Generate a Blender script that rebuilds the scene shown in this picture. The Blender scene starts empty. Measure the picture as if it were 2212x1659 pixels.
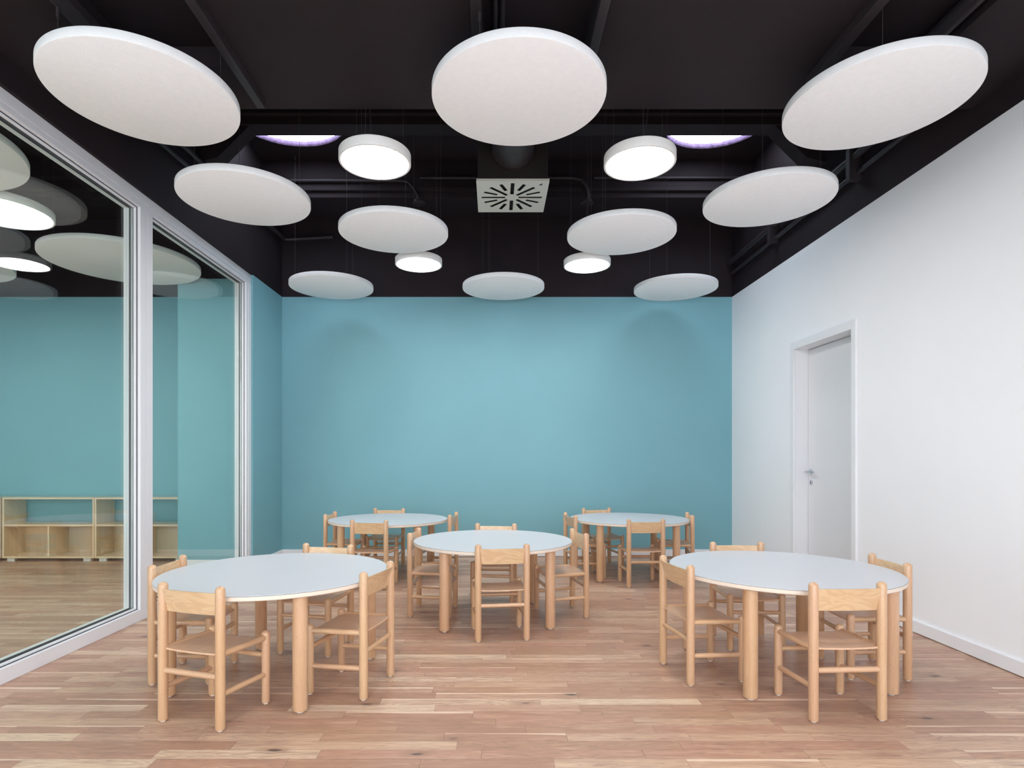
import bpy, bmesh, math, random
from mathutils import Vector, Matrix

# ------------------------------------------------------------------ camera, light, exposure
SC = bpy.context.scene
COL = SC.collection
PI = math.pi
FPX = 1248.0                      # focal length in pixels of the 2212x1659 frame
EYE = 1.134                       # camera height in metres

cam_data = bpy.data.cameras.new('camera')
cam_data.sensor_width = 36.0
cam_data.lens = FPX / 2212.0 * 36.0
cam_data.shift_x = (1106.0 - 1067.0) / 2212.0
cam_data.shift_y = (989.0 - 829.5) / 2212.0
cam_data.clip_start = 0.05
cam_data.clip_end = 200
cam = bpy.data.objects.new('camera', cam_data)
cam.location = (0, 0, EYE)
cam.rotation_euler = (PI / 2, 0, 0)
COL.objects.link(cam)
SC.camera = cam

SC.view_settings.view_transform = 'Standard'
SC.view_settings.look = 'None'
SC.view_settings.gamma = 1.0
SC.view_settings.use_curve_mapping = False
SC.view_settings.exposure = 0.74
SC.cycles.use_denoising = True
SC.cycles.max_bounces = 12
SC.cycles.diffuse_bounces = 6
SC.cycles.glossy_bounces = 6
SC.cycles.transparent_max_bounces = 16
SC.cycles.sample_clamp_indirect = 8.0

world = bpy.data.worlds.new('overcast_sky')
SC.world = world
world.use_nodes = True
wt = world.node_tree
wt.nodes.clear()
w_out = wt.nodes.new('ShaderNodeOutputWorld')
w_bg = wt.nodes.new('ShaderNodeBackground')
w_tc = wt.nodes.new('ShaderNodeTexCoord')
w_no = wt.nodes.new('ShaderNodeTexNoise')
w_rp = wt.nodes.new('ShaderNodeValToRGB')
w_no.inputs['Scale'].default_value = 2.55
w_no.inputs['Detail'].default_value = 5.0
w_rp.color_ramp.elements[0].position = 0.35
w_rp.color_ramp.elements[0].color = (0.80, 0.89, 1.0, 1)
w_rp.color_ramp.elements[1].position = 0.65
w_rp.color_ramp.elements[1].color = (0.96, 0.98, 1.0, 1)
wt.links.new(w_tc.outputs['Generated'], w_no.inputs['Vector'])
wt.links.new(w_no.outputs['Fac'], w_rp.inputs['Fac'])
wt.links.new(w_rp.outputs['Color'], w_bg.inputs['Color'])
# an overcast sky is brighter overhead than at the horizon
w_sep = wt.nodes.new('ShaderNodeSeparateXYZ')
w_map = wt.nodes.new('ShaderNodeMapRange')
wt.links.new(w_tc.outputs['Generated'], w_sep.inputs[0])
wt.links.new(w_sep.outputs['Z'], w_map.inputs['Value'])
w_map.inputs['From Min'].default_value = 0.0
w_map.inputs['From Max'].default_value = 1.0
w_map.inputs['To Min'].default_value = 2.5
w_map.inputs['To Max'].default_value = 7.5
wt.links.new(w_map.outputs['Result'], w_bg.inputs['Strength'])
wt.links.new(w_bg.outputs['Background'], w_out.inputs['Surface'])


def portal(name, loc, rot, sx, sy):
    """daylight portal in a window opening: guides the sky light through it"""
    d = bpy.data.lights.new(name, 'AREA')
    d.shape = 'RECTANGLE'
    d.size = sx
    d.size_y = sy
    d.cycles.is_portal = True
    o = bpy.data.objects.new(name, d)
    o.location = loc
    o.rotation_euler = rot
    COL.objects.link(o)


# ------------------------------------------------------------------ room dimensions (x right, y away, z up)
XL, XR = -2.436, 2.737            # side wall faces
YB = 6.644                        # back wall face
YF = -1.50                        # wall behind the camera
XO = -8.2                         # far side of the room next door
ZP = EYE + 1.850                  # height where the dark paint begins
ZC = EYE + 3.14                   # ceiling
ZS = EYE + 2.0                    # dropped soffit near the camera
YS = 3.313                        # its far edge
ZB = EYE + 2.737                  # underside of the beams
XG = -2.459                       # face of the glazed partition's frame

portal('window_daylight', (0.15, YF + 0.02, 1.50), (-PI / 2, 0, 0), 4.9, 2.9)
portal('next_room_daylight', (-5.4, YF + 0.02, 1.50), (-PI / 2, 0, 0), 4.6, 2.9)
portal('skylight_daylight_a', (-1.91, 5.42, ZC + 0.07), (0, 0, 0), 1.0, 0.84)
portal('skylight_daylight_b', (2.10, 5.46, ZC + 0.07), (0, 0, 0), 0.96, 0.84)


# ------------------------------------------------------------------ node helpers
def lin(r, g, b):
    def f(c):
        c /= 255.0
        return c / 12.92 if c <= 0.04045 else ((c + 0.055) / 1.055) ** 2.4
    return (f(r), f(g), f(b), 1.0)


class NT:
    def __init__(self, name):
        self.m = bpy.data.materials.new(name)
        self.m.use_nodes = True
        self.t = self.m.node_tree
        self.t.nodes.clear()
        self.out = self.t.nodes.new('ShaderNodeOutputMaterial')

    def n(self, kind, **kw):
        o = self.t.nodes.new(kind)
        for k, v in kw.items():
            setattr(o, k, v)
        return o

    def put(self, sock, v):
        if isinstance(v, bpy.types.NodeSocket):
            self.t.links.new(v, sock)
        else:
            sock.default_value = v

    def math(self, op, a, b=0.0, c=0.0):
        o = self.n('ShaderNodeMath', operation=op)
        self.put(o.inputs[0], a)
        self.put(o.inputs[1], b)
        self.put(o.inputs[2], c)
        return o.outputs[0]

    def vec(self, x, y, z=0.0):
        o = self.n('ShaderNodeCombineXYZ')
        self.put(o.inputs[0], x)
        self.put(o.inputs[1], y)
        self.put(o.inputs[2], z)
        return o.outputs[0]

    def xyz(self, v):
        o = self.n('ShaderNodeSeparateXYZ')
        self.put(o.inputs[0], v)
        return o.outputs

    def noise(self, v, scale=1.0, detail=3.0, rough=0.5, dist=0.0):
        o = self.n('ShaderNodeTexNoise')
        self.put(o.inputs['Vector'], v)
        o.inputs['Scale'].default_value = scale
        o.inputs['Detail'].default_value = detail
        o.inputs['Roughness'].default_value = rough
        o.inputs['Distortion'].default_value = dist
        return o.outputs['Fac']

    def ramp(self, f, stops, interp='LINEAR'):
        o = self.n('ShaderNodeValToRGB')
        cr = o.color_ramp
        cr.interpolation = interp
        while len(cr.elements) < len(stops):
            cr.elements.new(0.5)
        for e, (p, c) in zip(cr.elements, stops):
            e.position = p
            e.color = c
        self.put(o.inputs[0], f)
        return o.outputs[0]

    def maprange(self, f, a, b, c=0.0, d=1.0):
        o = self.n('ShaderNodeMapRange')
        for i, v in enumerate((f, a, b, c, d)):
            self.put(o.inputs[i], v)
        return o.outputs[0]

    def mix(self, f, a, b, mode='MIX'):
        o = self.n('ShaderNodeMix', data_type='RGBA', blend_type=mode)
        self.put(o.inputs[0], f)
        self.put(o.inputs[6], a)
        self.put(o.inputs[7], b)
        return o.outputs[2]

    def objco(self):
        return self.n('ShaderNodeTexCoord').outputs['Object']

    def rand(self):
        return self.n('ShaderNodeObjectInfo').outputs['Random']

    def white(self, v):
        o = self.n('ShaderNodeTexWhiteNoise', noise_dimensions='3D')
        self.put(o.inputs['Vector'], v)
        return o.outputs[0], o.outputs[1]

    def bsdf(self, color, rough=0.5, spec=0.5, metal=0.0, bump=None, bump_h=0.001, coat=0.0, coat_r=0.15):
        b = self.n('ShaderNodeBsdfPrincipled')
        self.put(b.inputs['Base Color'], color)
        self.put(b.inputs['Roughness'], rough)
        b.inputs['Specular IOR Level'].default_value = spec
        b.inputs['Metallic'].default_value = metal
        b.inputs['Coat Weight'].default_value = coat
        b.inputs['Coat Roughness'].default_value = coat_r
        if bump is not None:
            bp = self.n('ShaderNodeBump')
            bp.inputs['Strength'].default_value = 1.0
            bp.inputs['Distance'].default_value = bump_h
            self.put(bp.inputs['Height'], bump)
            self.t.links.new(bp.outputs[0], b.inputs['Normal'])
        self.t.links.new(b.outputs[0], self.out.inputs[0])
        return self.m


def paint(name, rgb, rough=0.6, spec=0.3, var=0.05, scale=3.0, bump_h=0.0004):
    t = NT(name)
    co = t.objco()
    f = t.noise(co, scale, 4)
    c = t.mix(t.maprange(f, 0.3, 0.7), tuple(x * (1 - var) for x in rgb[:3]) + (1,), tuple(min(1, x * (1 + var)) for x in rgb[:3]) + (1,))
    return t.bsdf(c, rough, spec, bump=t.noise(co, 160, 2), bump_h=bump_h)


def wood(name, axis, a, b, fleck=0.8):
    """varnished beech; grain runs along the given axis of the object"""
    t = NT(name)
    x, y, z = t.xyz(t.objco())
    r = t.rand()
    off = t.math('MULTIPLY', r, 37.0)
    comp = [x, y, z]
    lo, hi = [], []
    fine, fl = [], []
    for i in range(3):
        along = (i == axis)
        c = t.math('ADD', comp[i], off)
        lo.append(t.math('MULTIPLY', c, 1.6 if along else 22.0))
        fine.append(t.math('MULTIPLY', c, 14.0 if along else 330.0))
        fl.append(t.math('MULTIPLY', c, 75.0 if along else 420.0))
    g1 = t.noise(t.vec(*lo), 1.0, 4, 0.55, 0.6)
    g2 = t.noise(t.vec(*fine), 1.0, 2, 0.5)
    g3 = t.noise(t.vec(*fl), 1.0, 1, 0.4)
    c = t.ramp(g1, [(0.25, a), (0.5, tuple((p + q) / 2 for p, q in zip(a, b))), (0.75, b)])
    pink = t.mix(0.5, c, (0.62, 0.36, 0.25, 1), 'MIX')
    c = t.mix(t.maprange(r, 0.35, 1.0, 0.0, 0.75), c, pink)
    c = t.mix(t.maprange(g2, 0.3, 0.7, 0.0, 0.22), c, tuple(0.72 * p for p in b[:3]) + (1,))
    c = t.mix(t.maprange(g3, 0.70, 0.78, 0.0, fleck), c, (0.30, 0.15, 0.08, 1))
    return t.bsdf(c, 0.30, 0.5, coat=0.55, coat_r=0.10)


MAT = {}
MAT['white_wall'] = paint('white wall paint', (0.89, 0.905, 0.935, 1), 0.65, 0.25, 0.015, 1.2)
MAT['teal'] = paint('teal wall paint', (0.198, 0.412, 0.470, 1), 0.6, 0.25, 0.03, 1.3)
MAT['dark'] = paint('dark aubergine paint', (0.0205, 0.0145, 0.0175, 1), 0.7, 0.2, 0.15, 2.0, 0.001)
MAT['trim'] = paint('white lacquer', (0.83, 0.84, 0.87, 1), 0.35, 0.5, 0.01)
MAT['alu'] = paint('white powder coated aluminium', (0.76, 0.77, 0.81, 1), 0.35, 0.5, 0.01)
MAT['door'] = paint('white door laminate', (0.74, 0.75, 0.78, 1), 0.4, 0.5, 0.01)
MAT['gasket'] = paint('black rubber gasket', (0.03, 0.035, 0.05, 1), 0.5, 0.4)
MAT['disc'] = paint('white acoustic foam', (0.93, 0.95, 0.97, 1), 0.9, 0.1, 0.015, 30.0, 0.0015)
MAT['lamp_body'] = paint('white lamp housing', (0.82, 0.82, 0.81, 1), 0.4, 0.4, 0.01)
MAT['laminate'] = paint('white table laminate', (0.60, 0.62, 0.66, 1), 0.34, 0.4, 0.01)
MAT['grille'] = paint('cream enamelled steel', (0.70, 0.71, 0.64, 1), 0.45, 0.4, 0.01)
MAT['dark_metal'] = paint('black painted metal', (0.030, 0.024, 0.028, 1), 0.45, 0.4, 0.1)
MAT['wire'] = NT('steel wire').bsdf((0.10, 0.095, 0.095, 1), 0.5, 0.4, 0.5)
MAT['cord'] = paint('black cord', (0.03, 0.03, 0.032, 1), 0.5, 0.4)
MAT['chrome'] = NT('satin chrome').bsdf((0.62, 0.64, 0.68, 1), 0.22, 0.5, 1.0)
MAT['black_box'] = paint('dark duct board', (0.022, 0.018, 0.018, 1), 0.7, 0.3)
MAT['black'] = paint('black', (0.008, 0.008, 0.009, 1), 0.6, 0.3)
MAT['glide'] = paint('pale plastic glide', (0.70, 0.69, 0.66, 1), 0.5, 0.4)
MAT['white_frame'] = MAT['alu']
MAT['foil'] = paint('dark flexible duct foil', (0.035, 0.028, 0.03, 1), 0.35, 0.6, 0.3, 8.0, 0.004)
MAT['shelf_foot'] = paint('grey plinth foot', (0.55, 0.55, 0.52, 1), 0.5, 0.4)
BA, BB = (0.68, 0.465, 0.285, 1), (0.58, 0.335, 0.18, 1)
MAT['wood_x'] = wood('beech grain across', 0, BA, BB, 0.5)
MAT['wood_y'] = wood('beech grain along depth', 1, BA, BB, 0.5)
MAT['wood_z'] = wood('beech grain upright', 2, BA, BB, 0.85)
SA, SB = (0.78, 0.64, 0.42, 1), (0.68, 0.52, 0.32, 1)
MAT['shelf_wood'] = wood('birch shelf board', 0, SA, SB, 0.1)
MAT['shelf_upright'] = wood('birch upright board', 2, SA, SB, 0.1)


def mat_ply():
    t = NT('plywood edge')
    x, y, z = t.xyz(t.objco())
    st = t.math('SINE', t.math('MULTIPLY', t.math('ADD', z, t.math('MULTIPLY', t.math('ARCTAN2', y, x), 0.02)), 2200.0))
    c = t.mix(t.maprange(st, -1, 1, 0.0, 1.0), (0.85, 0.77, 0.68, 1), (0.74, 0.60, 0.48, 1))
    return t.bsdf(c, 0.45, 0.4)


MAT['ply'] = mat_ply()
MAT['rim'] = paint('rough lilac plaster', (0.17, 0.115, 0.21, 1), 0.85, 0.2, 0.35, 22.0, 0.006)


def mat_backrest():
    t = NT('beech plywood panel')
    x, y, z = t.xyz(t.objco())
    off = t.math('MULTIPLY', t.rand(), 23.0)
    v = t.vec(t.math('ADD', t.math('MULTIPLY', x, 5.0), off), t.math('ADD', y, off), t.math('MULTIPLY', z, 16.0))
    n = t.noise(v, 1.0, 2, 0.45, 0.5)
    w = t.math('SINE', t.math('MULTIPLY', n, 46.0))
    c = t.mix(t.maprange(w, -1, 1, 0.0, 0.6), (0.71, 0.50, 0.30, 1), (0.58, 0.36, 0.195, 1))
    fine = t.noise(t.vec(t.math('MULTIPLY', x, 25.0), y, t.math('MULTIPLY', z, 500.0)), 1.0, 2)
    c = t.mix(t.maprange(fine, 0.35, 0.7, 0.0, 0.2), c, (0.66, 0.42, 0.25, 1))
    return t.bsdf(c, 0.28, 0.5, coat=0.4, coat_r=0.1)


def mat_seat():
    t = NT('beech plywood seat')
    x, y, z = t.xyz(t.objco())
    off = t.math('MULTIPLY', t.rand(), 31.0)
    v = t.vec(t.math('ADD', t.math('MULTIPLY', x, 15.0), off), t.math('ADD', t.math('MULTIPLY', y, 4.0), off), 0.0)
    n = t.noise(v, 1.0, 2, 0.45, 0.4)
    w = t.math('SINE', t.math('MULTIPLY', n, 34.0))
    c = t.mix(t.maprange(w, -1, 1, 0.0, 0.4), (0.69, 0.45, 0.295, 1), (0.61, 0.375, 0.235, 1))
    return t.bsdf(c, 0.38, 0.4, coat=0.15, coat_r=0.15)


MAT['backrest'] = mat_backrest()
MAT['seat'] = mat_seat()


def mat_floor():
    t = NT('oak strip parquet')
    x, y, z = t.xyz(t.objco())
    W = 0.068
    v = t.math('DIVIDE', y, W)
    row = t.math('FLOOR', v)
    fv = t.math('FRACT', v)
    r1, rc = t.white(t.vec(row, 3.7, 1.1))
    r2, _ = t.white(t.vec(row, 9.2, 5.5))
    ln = t.math('ADD', 0.42, t.math('MULTIPLY', r2, 0.5))
    u = t.math('ADD', t.math('DIVIDE', x, ln), t.math('MULTIPLY', r1, 17.0))
    col = t.math('FLOOR', u)
    fu = t.math('FRACT', u)
    h, hc = t.white(t.vec(col, row, 0.5))
    hx, hy, hz = t.xyz(hc)
    base = t.ramp(h, [(0.0, (0.45, 0.27, 0.175, 1)), (0.14, (0.56, 0.37, 0.255, 1)), (0.30, (0.49, 0.28, 0.195, 1)),
                      (0.46, (0.61, 0.42, 0.29, 1)), (0.62, (0.42, 0.24, 0.16, 1)), (0.78, (0.57, 0.375, 0.265, 1)), (0.93, (0.74, 0.57, 0.41, 1))], 'CONSTANT')
    # every strip has a tint of its own
    base = t.mix(t.maprange(hy, 0.0, 1.0, 0.0, 0.28), base, (0.56, 0.33, 0.245, 1))
    ox = t.math('MULTIPLY', hx, 60.0)
    oy = t.math('MULTIPLY', hy, 60.0)
    g = t.noise(t.vec(t.math('ADD', t.math('MULTIPLY', x, 3.2), ox), t.math('ADD', t.math('MULTIPLY', y, 34.0), oy), 0.0), 1.0, 5, 0.65, 1.0)
    c = t.mix(t.maprange(g, 0.46, 0.72, 0.0, 0.62), base, (0.33, 0.185, 0.13, 1))
    c = t.mix(t.maprange(g, 0.46, 0.25, 0.0, 0.55), c, (0.72, 0.53, 0.39, 1))
    # cathedral rings on some strips
    n2 = t.noise(t.vec(t.math('ADD', t.math('MULTIPLY', x, 2.0), oy), t.math('ADD', t.math('MULTIPLY', y, 15.0), ox), 0.0), 1.0, 2, 0.5, 0.35)
    ring = t.math('SINE', t.math('MULTIPLY', n2, 95.0))
    c = t.mix(t.math('MULTIPLY', t.maprange(ring, -0.2, 1.0, 0.0, 0.55), t.maprange(hz, 0.45, 0.7)), c, (0.36, 0.21, 0.15, 1))
    # fine pores
    f = t.noise(t.vec(t.math('ADD', t.math('MULTIPLY', x, 13.0), ox), t.math('MULTIPLY', y, 260.0), 0.0), 1.0, 3, 0.65)
    c = t.mix(t.maprange(f, 0.42, 0.70, 0.0, 0.50), c, (0.30, 0.175, 0.125, 1))
    # knots and dark smudges
    vo = t.n('ShaderNodeTexVoronoi')
    t.put(vo.inputs['Vector'], t.vec(t.math('MULTIPLY', x, 2.3), t.math('MULTIPLY', y, 5.6), 0.0))
    vo.inputs['Scale'].default_value = 1.0
    wob = t.math('MULTIPLY', t.noise(t.vec(t.math('MULTIPLY', x, 14.0), t.math('MULTIPLY', y, 60.0), 0.0), 1.0, 2), 0.09)
    kd = t.math('ADD', vo.outputs['Distance'], wob)
    c = t.mix(t.maprange(kd, 0.25, 0.09, 0.0, 0.5), c, (0.25, 0.14, 0.10, 1))
    c = t.mix(t.maprange(kd, 0.125, 0.085, 0.0, 0.9), c, (0.085, 0.055, 0.05, 1))
    sm = t.noise(t.vec(t.math('ADD', t.math('MULTIPLY', x, 5.5), oy), t.math('ADD', t.math('MULTIPLY', y, 60.0), ox), 0.0), 1.0, 4, 0.7, 1.4)
    c = t.mix(t.maprange(sm, 0.575, 0.70, 0.0, 0.72), c, (0.19, 0.115, 0.095, 1))
    # pale sapwood along one edge of a few strips
    sapw = t.noise(t.vec(t.math('ADD', t.math('MULTIPLY', x, 1.5), ox), oy, 0.0), 1.0, 2)
    sap = t.math('MULTIPLY', t.math('GREATER_THAN', fv, t.math('ADD', 0.30, sapw)), t.math('GREATER_THAN', hy, 0.90))
    c = t.mix(t.math('MULTIPLY', sap, 0.6), c, (0.88, 0.70, 0.54, 1))
    # seams
    sv = t.math('MINIMUM', fv, t.math('SUBTRACT', 1.0, fv))
    su = t.math('MULTIPLY', t.math('MINIMUM', fu, t.math('SUBTRACT', 1.0, fu)), ln)
    seam = t.math('MAXIMUM', t.maprange(sv, 0.024, 0.008), t.maprange(su, 0.0014, 0.0006))
    c = t.mix(t.math('MULTIPLY', seam, 0.5), c, (0.18, 0.10, 0.07, 1))
    rough = t.maprange(f, 0.3, 0.7, 0.30, 0.42)
    return t.bsdf(c, rough, 0.45, bump=t.math('SUBTRACT', t.math('MULTIPLY', f, 0.3), seam), bump_h=0.0006)


MAT['floor'] = mat_floor()


def mat_glass():
    """insulating glass: reflection grows with the grazing angle (Schlick), the rest is seen through, slightly green"""
    t = NT('insulating glass')
    g = t.n('ShaderNodeNewGeometry')
    d = t.n('ShaderNodeVectorMath', operation='DOT_PRODUCT')
    t.put(d.inputs[0], g.outputs['Normal'])
    t.put(d.inputs[1], g.outputs['Incoming'])
    c = t.math('ABSOLUTE', d.outputs['Value'])
    s = t.math('POWER', t.math('SUBTRACT', 1.0, c), 5.0)
    R = t.math('ADD', 0.085, t.math('MULTIPLY', s, 0.9))
    tr = t.n('ShaderNodeBsdfTransparent')
    tr.inputs[0].default_value = (0.905, 0.95, 0.92, 1)
    gl = t.n('ShaderNodeBsdfGlossy')
    gl.inputs['Roughness'].default_value = 0.0
    gl.inputs['Color'].default_value = (1, 1, 1, 1)
    mx = t.n('ShaderNodeMixShader')
    t.put(mx.inputs[0], R)
    t.t.links.new(tr.outputs[0], mx.inputs[1])
    t.t.links.new(gl.outputs[0], mx.inputs[2])
    t.t.links.new(mx.outputs[0], t.out.inputs[0])
    return t.m


MAT['glass'] = mat_glass()


def mat_dome():
    t = NT('skylight acrylic')
    tr = t.n('ShaderNodeBsdfTransparent')
    tr.inputs[0].default_value = (0.80, 0.84, 0.92, 1)
    t.t.links.new(tr.outputs[0], t.out.inputs[0])
    return t.m


MAT['dome'] = mat_dome()


def mat_emit(name, rgb, s):
    t = NT(name)
    e = t.n('ShaderNodeEmission')
    e.inputs[0].default_value = rgb
    e.inputs[1].default_value = s
    t.t.links.new(e.outputs[0], t.out.inputs[0])
    return t.m


MAT['lamp_light'] = mat_emit('lit lamp diffuser', (1.0, 0.97, 0.945, 1), 25.0)


# ------------------------------------------------------------------ mesh helpers
def link(o, parent=None):
    COL.objects.link(o)
    if parent is not None:
        o.parent = parent
    return o


def obj(name, bm, mat, parent=None, smooth=True, bevel=0.0, seg=2):
    me = bpy.data.meshes.new(name)
    bmesh.ops.recalc_face_normals(bm, faces=bm.faces)
    bm.to_mesh(me)
    bm.free()
    for m in (mat if isinstance(mat, (list, tuple)) else [mat]):
        me.materials.append(m)
    if smooth:
        for p in me.polygons:
            p.use_smooth = True
        try:
            me.set_sharp_from_angle(angle=math.radians(35))
        except Exception:
            pass
    o = bpy.data.objects.new(name, me)
    link(o, parent)
    if bevel > 0:
        b = o.modifiers.new('bevel', 'BEVEL')
        b.width = bevel
        b.segments = seg
        b.limit_method = 'ANGLE'
        b.angle_limit = math.radians(50)
        b.harden_normals = False
    return o


def thing(name, label, cat, loc=(0, 0, 0), rz=0.0, group=None):
    o = bpy.data.objects.new(name, None)
    o.empty_display_size = 0.1
    o.location = loc
    o.rotation_euler = (0, 0, rz)
    link(o)
    return tag(o, label, cat, group)


def tag(o, label, cat, group=None, kind=None):
    o['label'] = label
    o['category'] = cat
    if group:
        o['group'] = group
    if kind:
        o['kind'] = kind
    return o


def dup(root, name, loc, rz, label, group=None):
    r = root.copy()
    COL.objects.link(r)
    r.location = loc
    r.rotation_euler = (0, 0, rz)
    r['label'] = label
    if group:
        r['group'] = group
    for ch in list(root.children):
        c = ch.copy()
        COL.objects.link(c)
        c.parent = r
        for g in ch.children:
            d = g.copy()
            COL.objects.link(d)
            d.parent = c
    return r


def box(bm, x0, x1, y0, y1, z0, z1, mi=0):
    vs = [bm.verts.new(p) for p in ((x0, y0, z0), (x1, y0, z0), (x1, y1, z0), (x0, y1, z0), (x0, y0, z1), (x1, y0, z1), (x1, y1, z1), (x0, y1, z1))]
    for f in ((0, 3, 2, 1), (4, 5, 6, 7), (0, 1, 5, 4), (1, 2, 6, 5), (2, 3, 7, 6), (3, 0, 4, 7)):
        bm.faces.new([vs[i] for i in f]).material_index = mi
    return vs


def new():
    return bmesh.new()


def boxes(name, lst, mat, parent=None, bevel=0.0, smooth=False):
    bm = new()
    for b in lst:
        box(bm, *b)
    return obj(name, bm, mat, parent, smooth=smooth, bevel=bevel)


def lathe(bm, prof, cx=0.0, cy=0.0, n=32, mi=0, top=True, bottom=True):
    """profile [(r, z)] turned about a vertical axis"""
    rings = []
    for r, z in prof:
        rings.append([bm.verts.new((cx + r * math.cos(2 * PI * i / n), cy + r * math.sin(2 * PI * i / n), z)) for i in range(n)])
    for a, b in zip(rings, rings[1:]):
        for i in range(n):
            bm.faces.new((a[i], a[(i + 1) % n], b[(i + 1) % n], b[i])).material_index = mi
    if bottom:
        bm.faces.new(rings[0][::-1]).material_index = mi
    if top:
        bm.faces.new(rings[-1]).material_index = mi
    return rings


def tube(bm, pts, r, n=10, cap=True):
    pts = [Vector(p) for p in pts]
    rings = []
    up = None
    for i, p in enumerate(pts):
        d = (pts[min(i + 1, len(pts) - 1)] - pts[max(i - 1, 0)]).normalized()
        if up is None:
            up = Vector((0, 0, 1)) if abs(d.z) < 0.9 else Vector((1, 0, 0))
        s = d.cross(up).normalized()
        up = s.cross(d).normalized()
        rings.append([bm.verts.new(p + r * (math.cos(2 * PI * k / n) * s + math.sin(2 * PI * k / n) * up)) for k in range(n)])
    for a, b in zip(rings, rings[1:]):
        for k in range(n):
            bm.faces.new((a[k], a[(k + 1) % n], b[(k + 1) % n], b[k]))
    if cap:
        bm.faces.new(rings[0][::-1])
        bm.faces.new(rings[-1])


def rod(name, a, b, r, mat, parent, n=16):
    bm = new()
    tube(bm, [a, b], r, n)
    return obj(name, bm, mat, parent)


# ------------------------------------------------------------------ room shell
def structure(o, label, cat):
    return tag(o, label, cat, kind='structure')


bm = new()
box(bm, XO, XR + 0.12, YF - 0.2, YB + 0.12, -0.06, 0.0)
structure(obj('floor', bm, MAT['floor'], smooth=False), 'oak strip parquet floor running through both rooms', 'floor')

# back wall, teal up to the paint line and dark above
bm = new()
box(bm, XO, XR + 0.12, YB, YB + 0.12, 0.0, ZP, 0)
box(bm, XO, XR + 0.12, YB, YB + 0.12, ZP, ZC, 1)
structure(obj('wall_back', bm, [MAT['teal'], MAT['dark']], smooth=False), 'teal back wall with dark paint above head height', 'wall')

# left wall: dark band over the glazing, teal pier at its far end
bm = new()
box(bm, -2.60, XL, 5.843, YB, 0.0, ZP, 0)
box(bm, -3.265, -2.60, 5.966, YB, 0.0, ZP, 0)
box(bm, -2.60, XL, YF, 0.35, 0.0, ZP, 0)
box(bm, -2.60, XL, YF, YB, ZP, ZC, 1)
box(bm, -3.265, -2.60, 5.966, YB, ZP, ZC, 1)
structure(obj('wall_left', bm, [MAT['teal'], MAT['dark']], smooth=False), 'teal pier and dark upper wall around the glazed partition', 'wall')

# right wall, white with a door opening
D0, D1, DT = 4.385, 5.255, 2.125
bm = new()
box(bm, XR, XR + 0.21, YF, D0, 0.0, ZP, 0)
box(bm, XR, XR + 0.21, D1, YB, 0.0, ZP, 0)
box(bm, XR, XR + 0.21, D0, D1, DT, ZP, 0)
box(bm, XR, XR + 0.21, YF, YB, ZP, ZC, 1)
structure(obj('wall_right', bm, [MAT['white_wall'], MAT['dark']], smooth=False), 'white side wall with the door in it', 'wall')

# walls behind the camera, with the daylight openings
bm = new()
for x0, x1 in ((XL - 0.16, -2.30), (2.60, XR + 0.12), (XO, -7.70), (-3.10, XL - 0.16)):
    box(bm, x0, x1, YF - 0.2, YF, 0.0, 2.95, 0)
box(bm, XO, XR + 0.12, YF - 0.2, YF, 2.95, ZC, 0)
structure(obj('wall_front', bm, MAT['white_wall'], smooth=False), 'white wall around the big windows opposite the teal wall', 'wall')
bm = new()
box(bm, XO - 0.12, XO, YF - 0.2, YB + 0.12, 0.0, ZP, 0)
box(bm, XO - 0.12, XO, YF - 0.2, YB + 0.12, ZP, ZC, 1)
structure(obj('wall_side', bm, [MAT['white_wall'], MAT['dark']], smooth=False), 'white far wall of the room behind the glass', 'wall')

# window frames behind the camera
for nm, x0, x1, lb in (('window_2', -2.30, 2.60, 'large window opposite the teal wall'), ('window_3', -7.70, -3.10, 'large window of the room behind the glass')):
    e = bpy.data.objects.new(nm, None)
    link(e)
    structure(e, lb, 'window')
    n = 3
    lst = [(x0, x1, YF - 0.12, YF - 0.05, 0.0, 0.08), (x0, x1, YF - 0.12, YF - 0.05, 2.87, 2.95)]
    for i in range(n + 1):
        xx = x0 + (x1 - x0) * i / n
        lst.append((max(x0, xx - 0.04), min(x1, xx + 0.04), YF - 0.12, YF - 0.05, 0.08, 2.87))
    boxes('window_frame', lst, MAT['alu'], e)


def cut_with(o, cutters):
    """subtract cutter meshes and keep the result as plain mesh"""
    mods = []
    for c in cutters:
        m = o.modifiers.new('cut', 'BOOLEAN')
        m.operation = 'DIFFERENCE'
        m.solver = 'EXACT'
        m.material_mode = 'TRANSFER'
        m.object = c
    bpy.context.view_layer.update()
    dg = bpy.context.evaluated_depsgraph_get()
    me = bpy.data.meshes.new_from_object(o.evaluated_get(dg))
    o.modifiers.clear()
    o.data = me
    for c in cutters:
        bpy.data.objects.remove(c, do_unlink=True)


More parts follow.
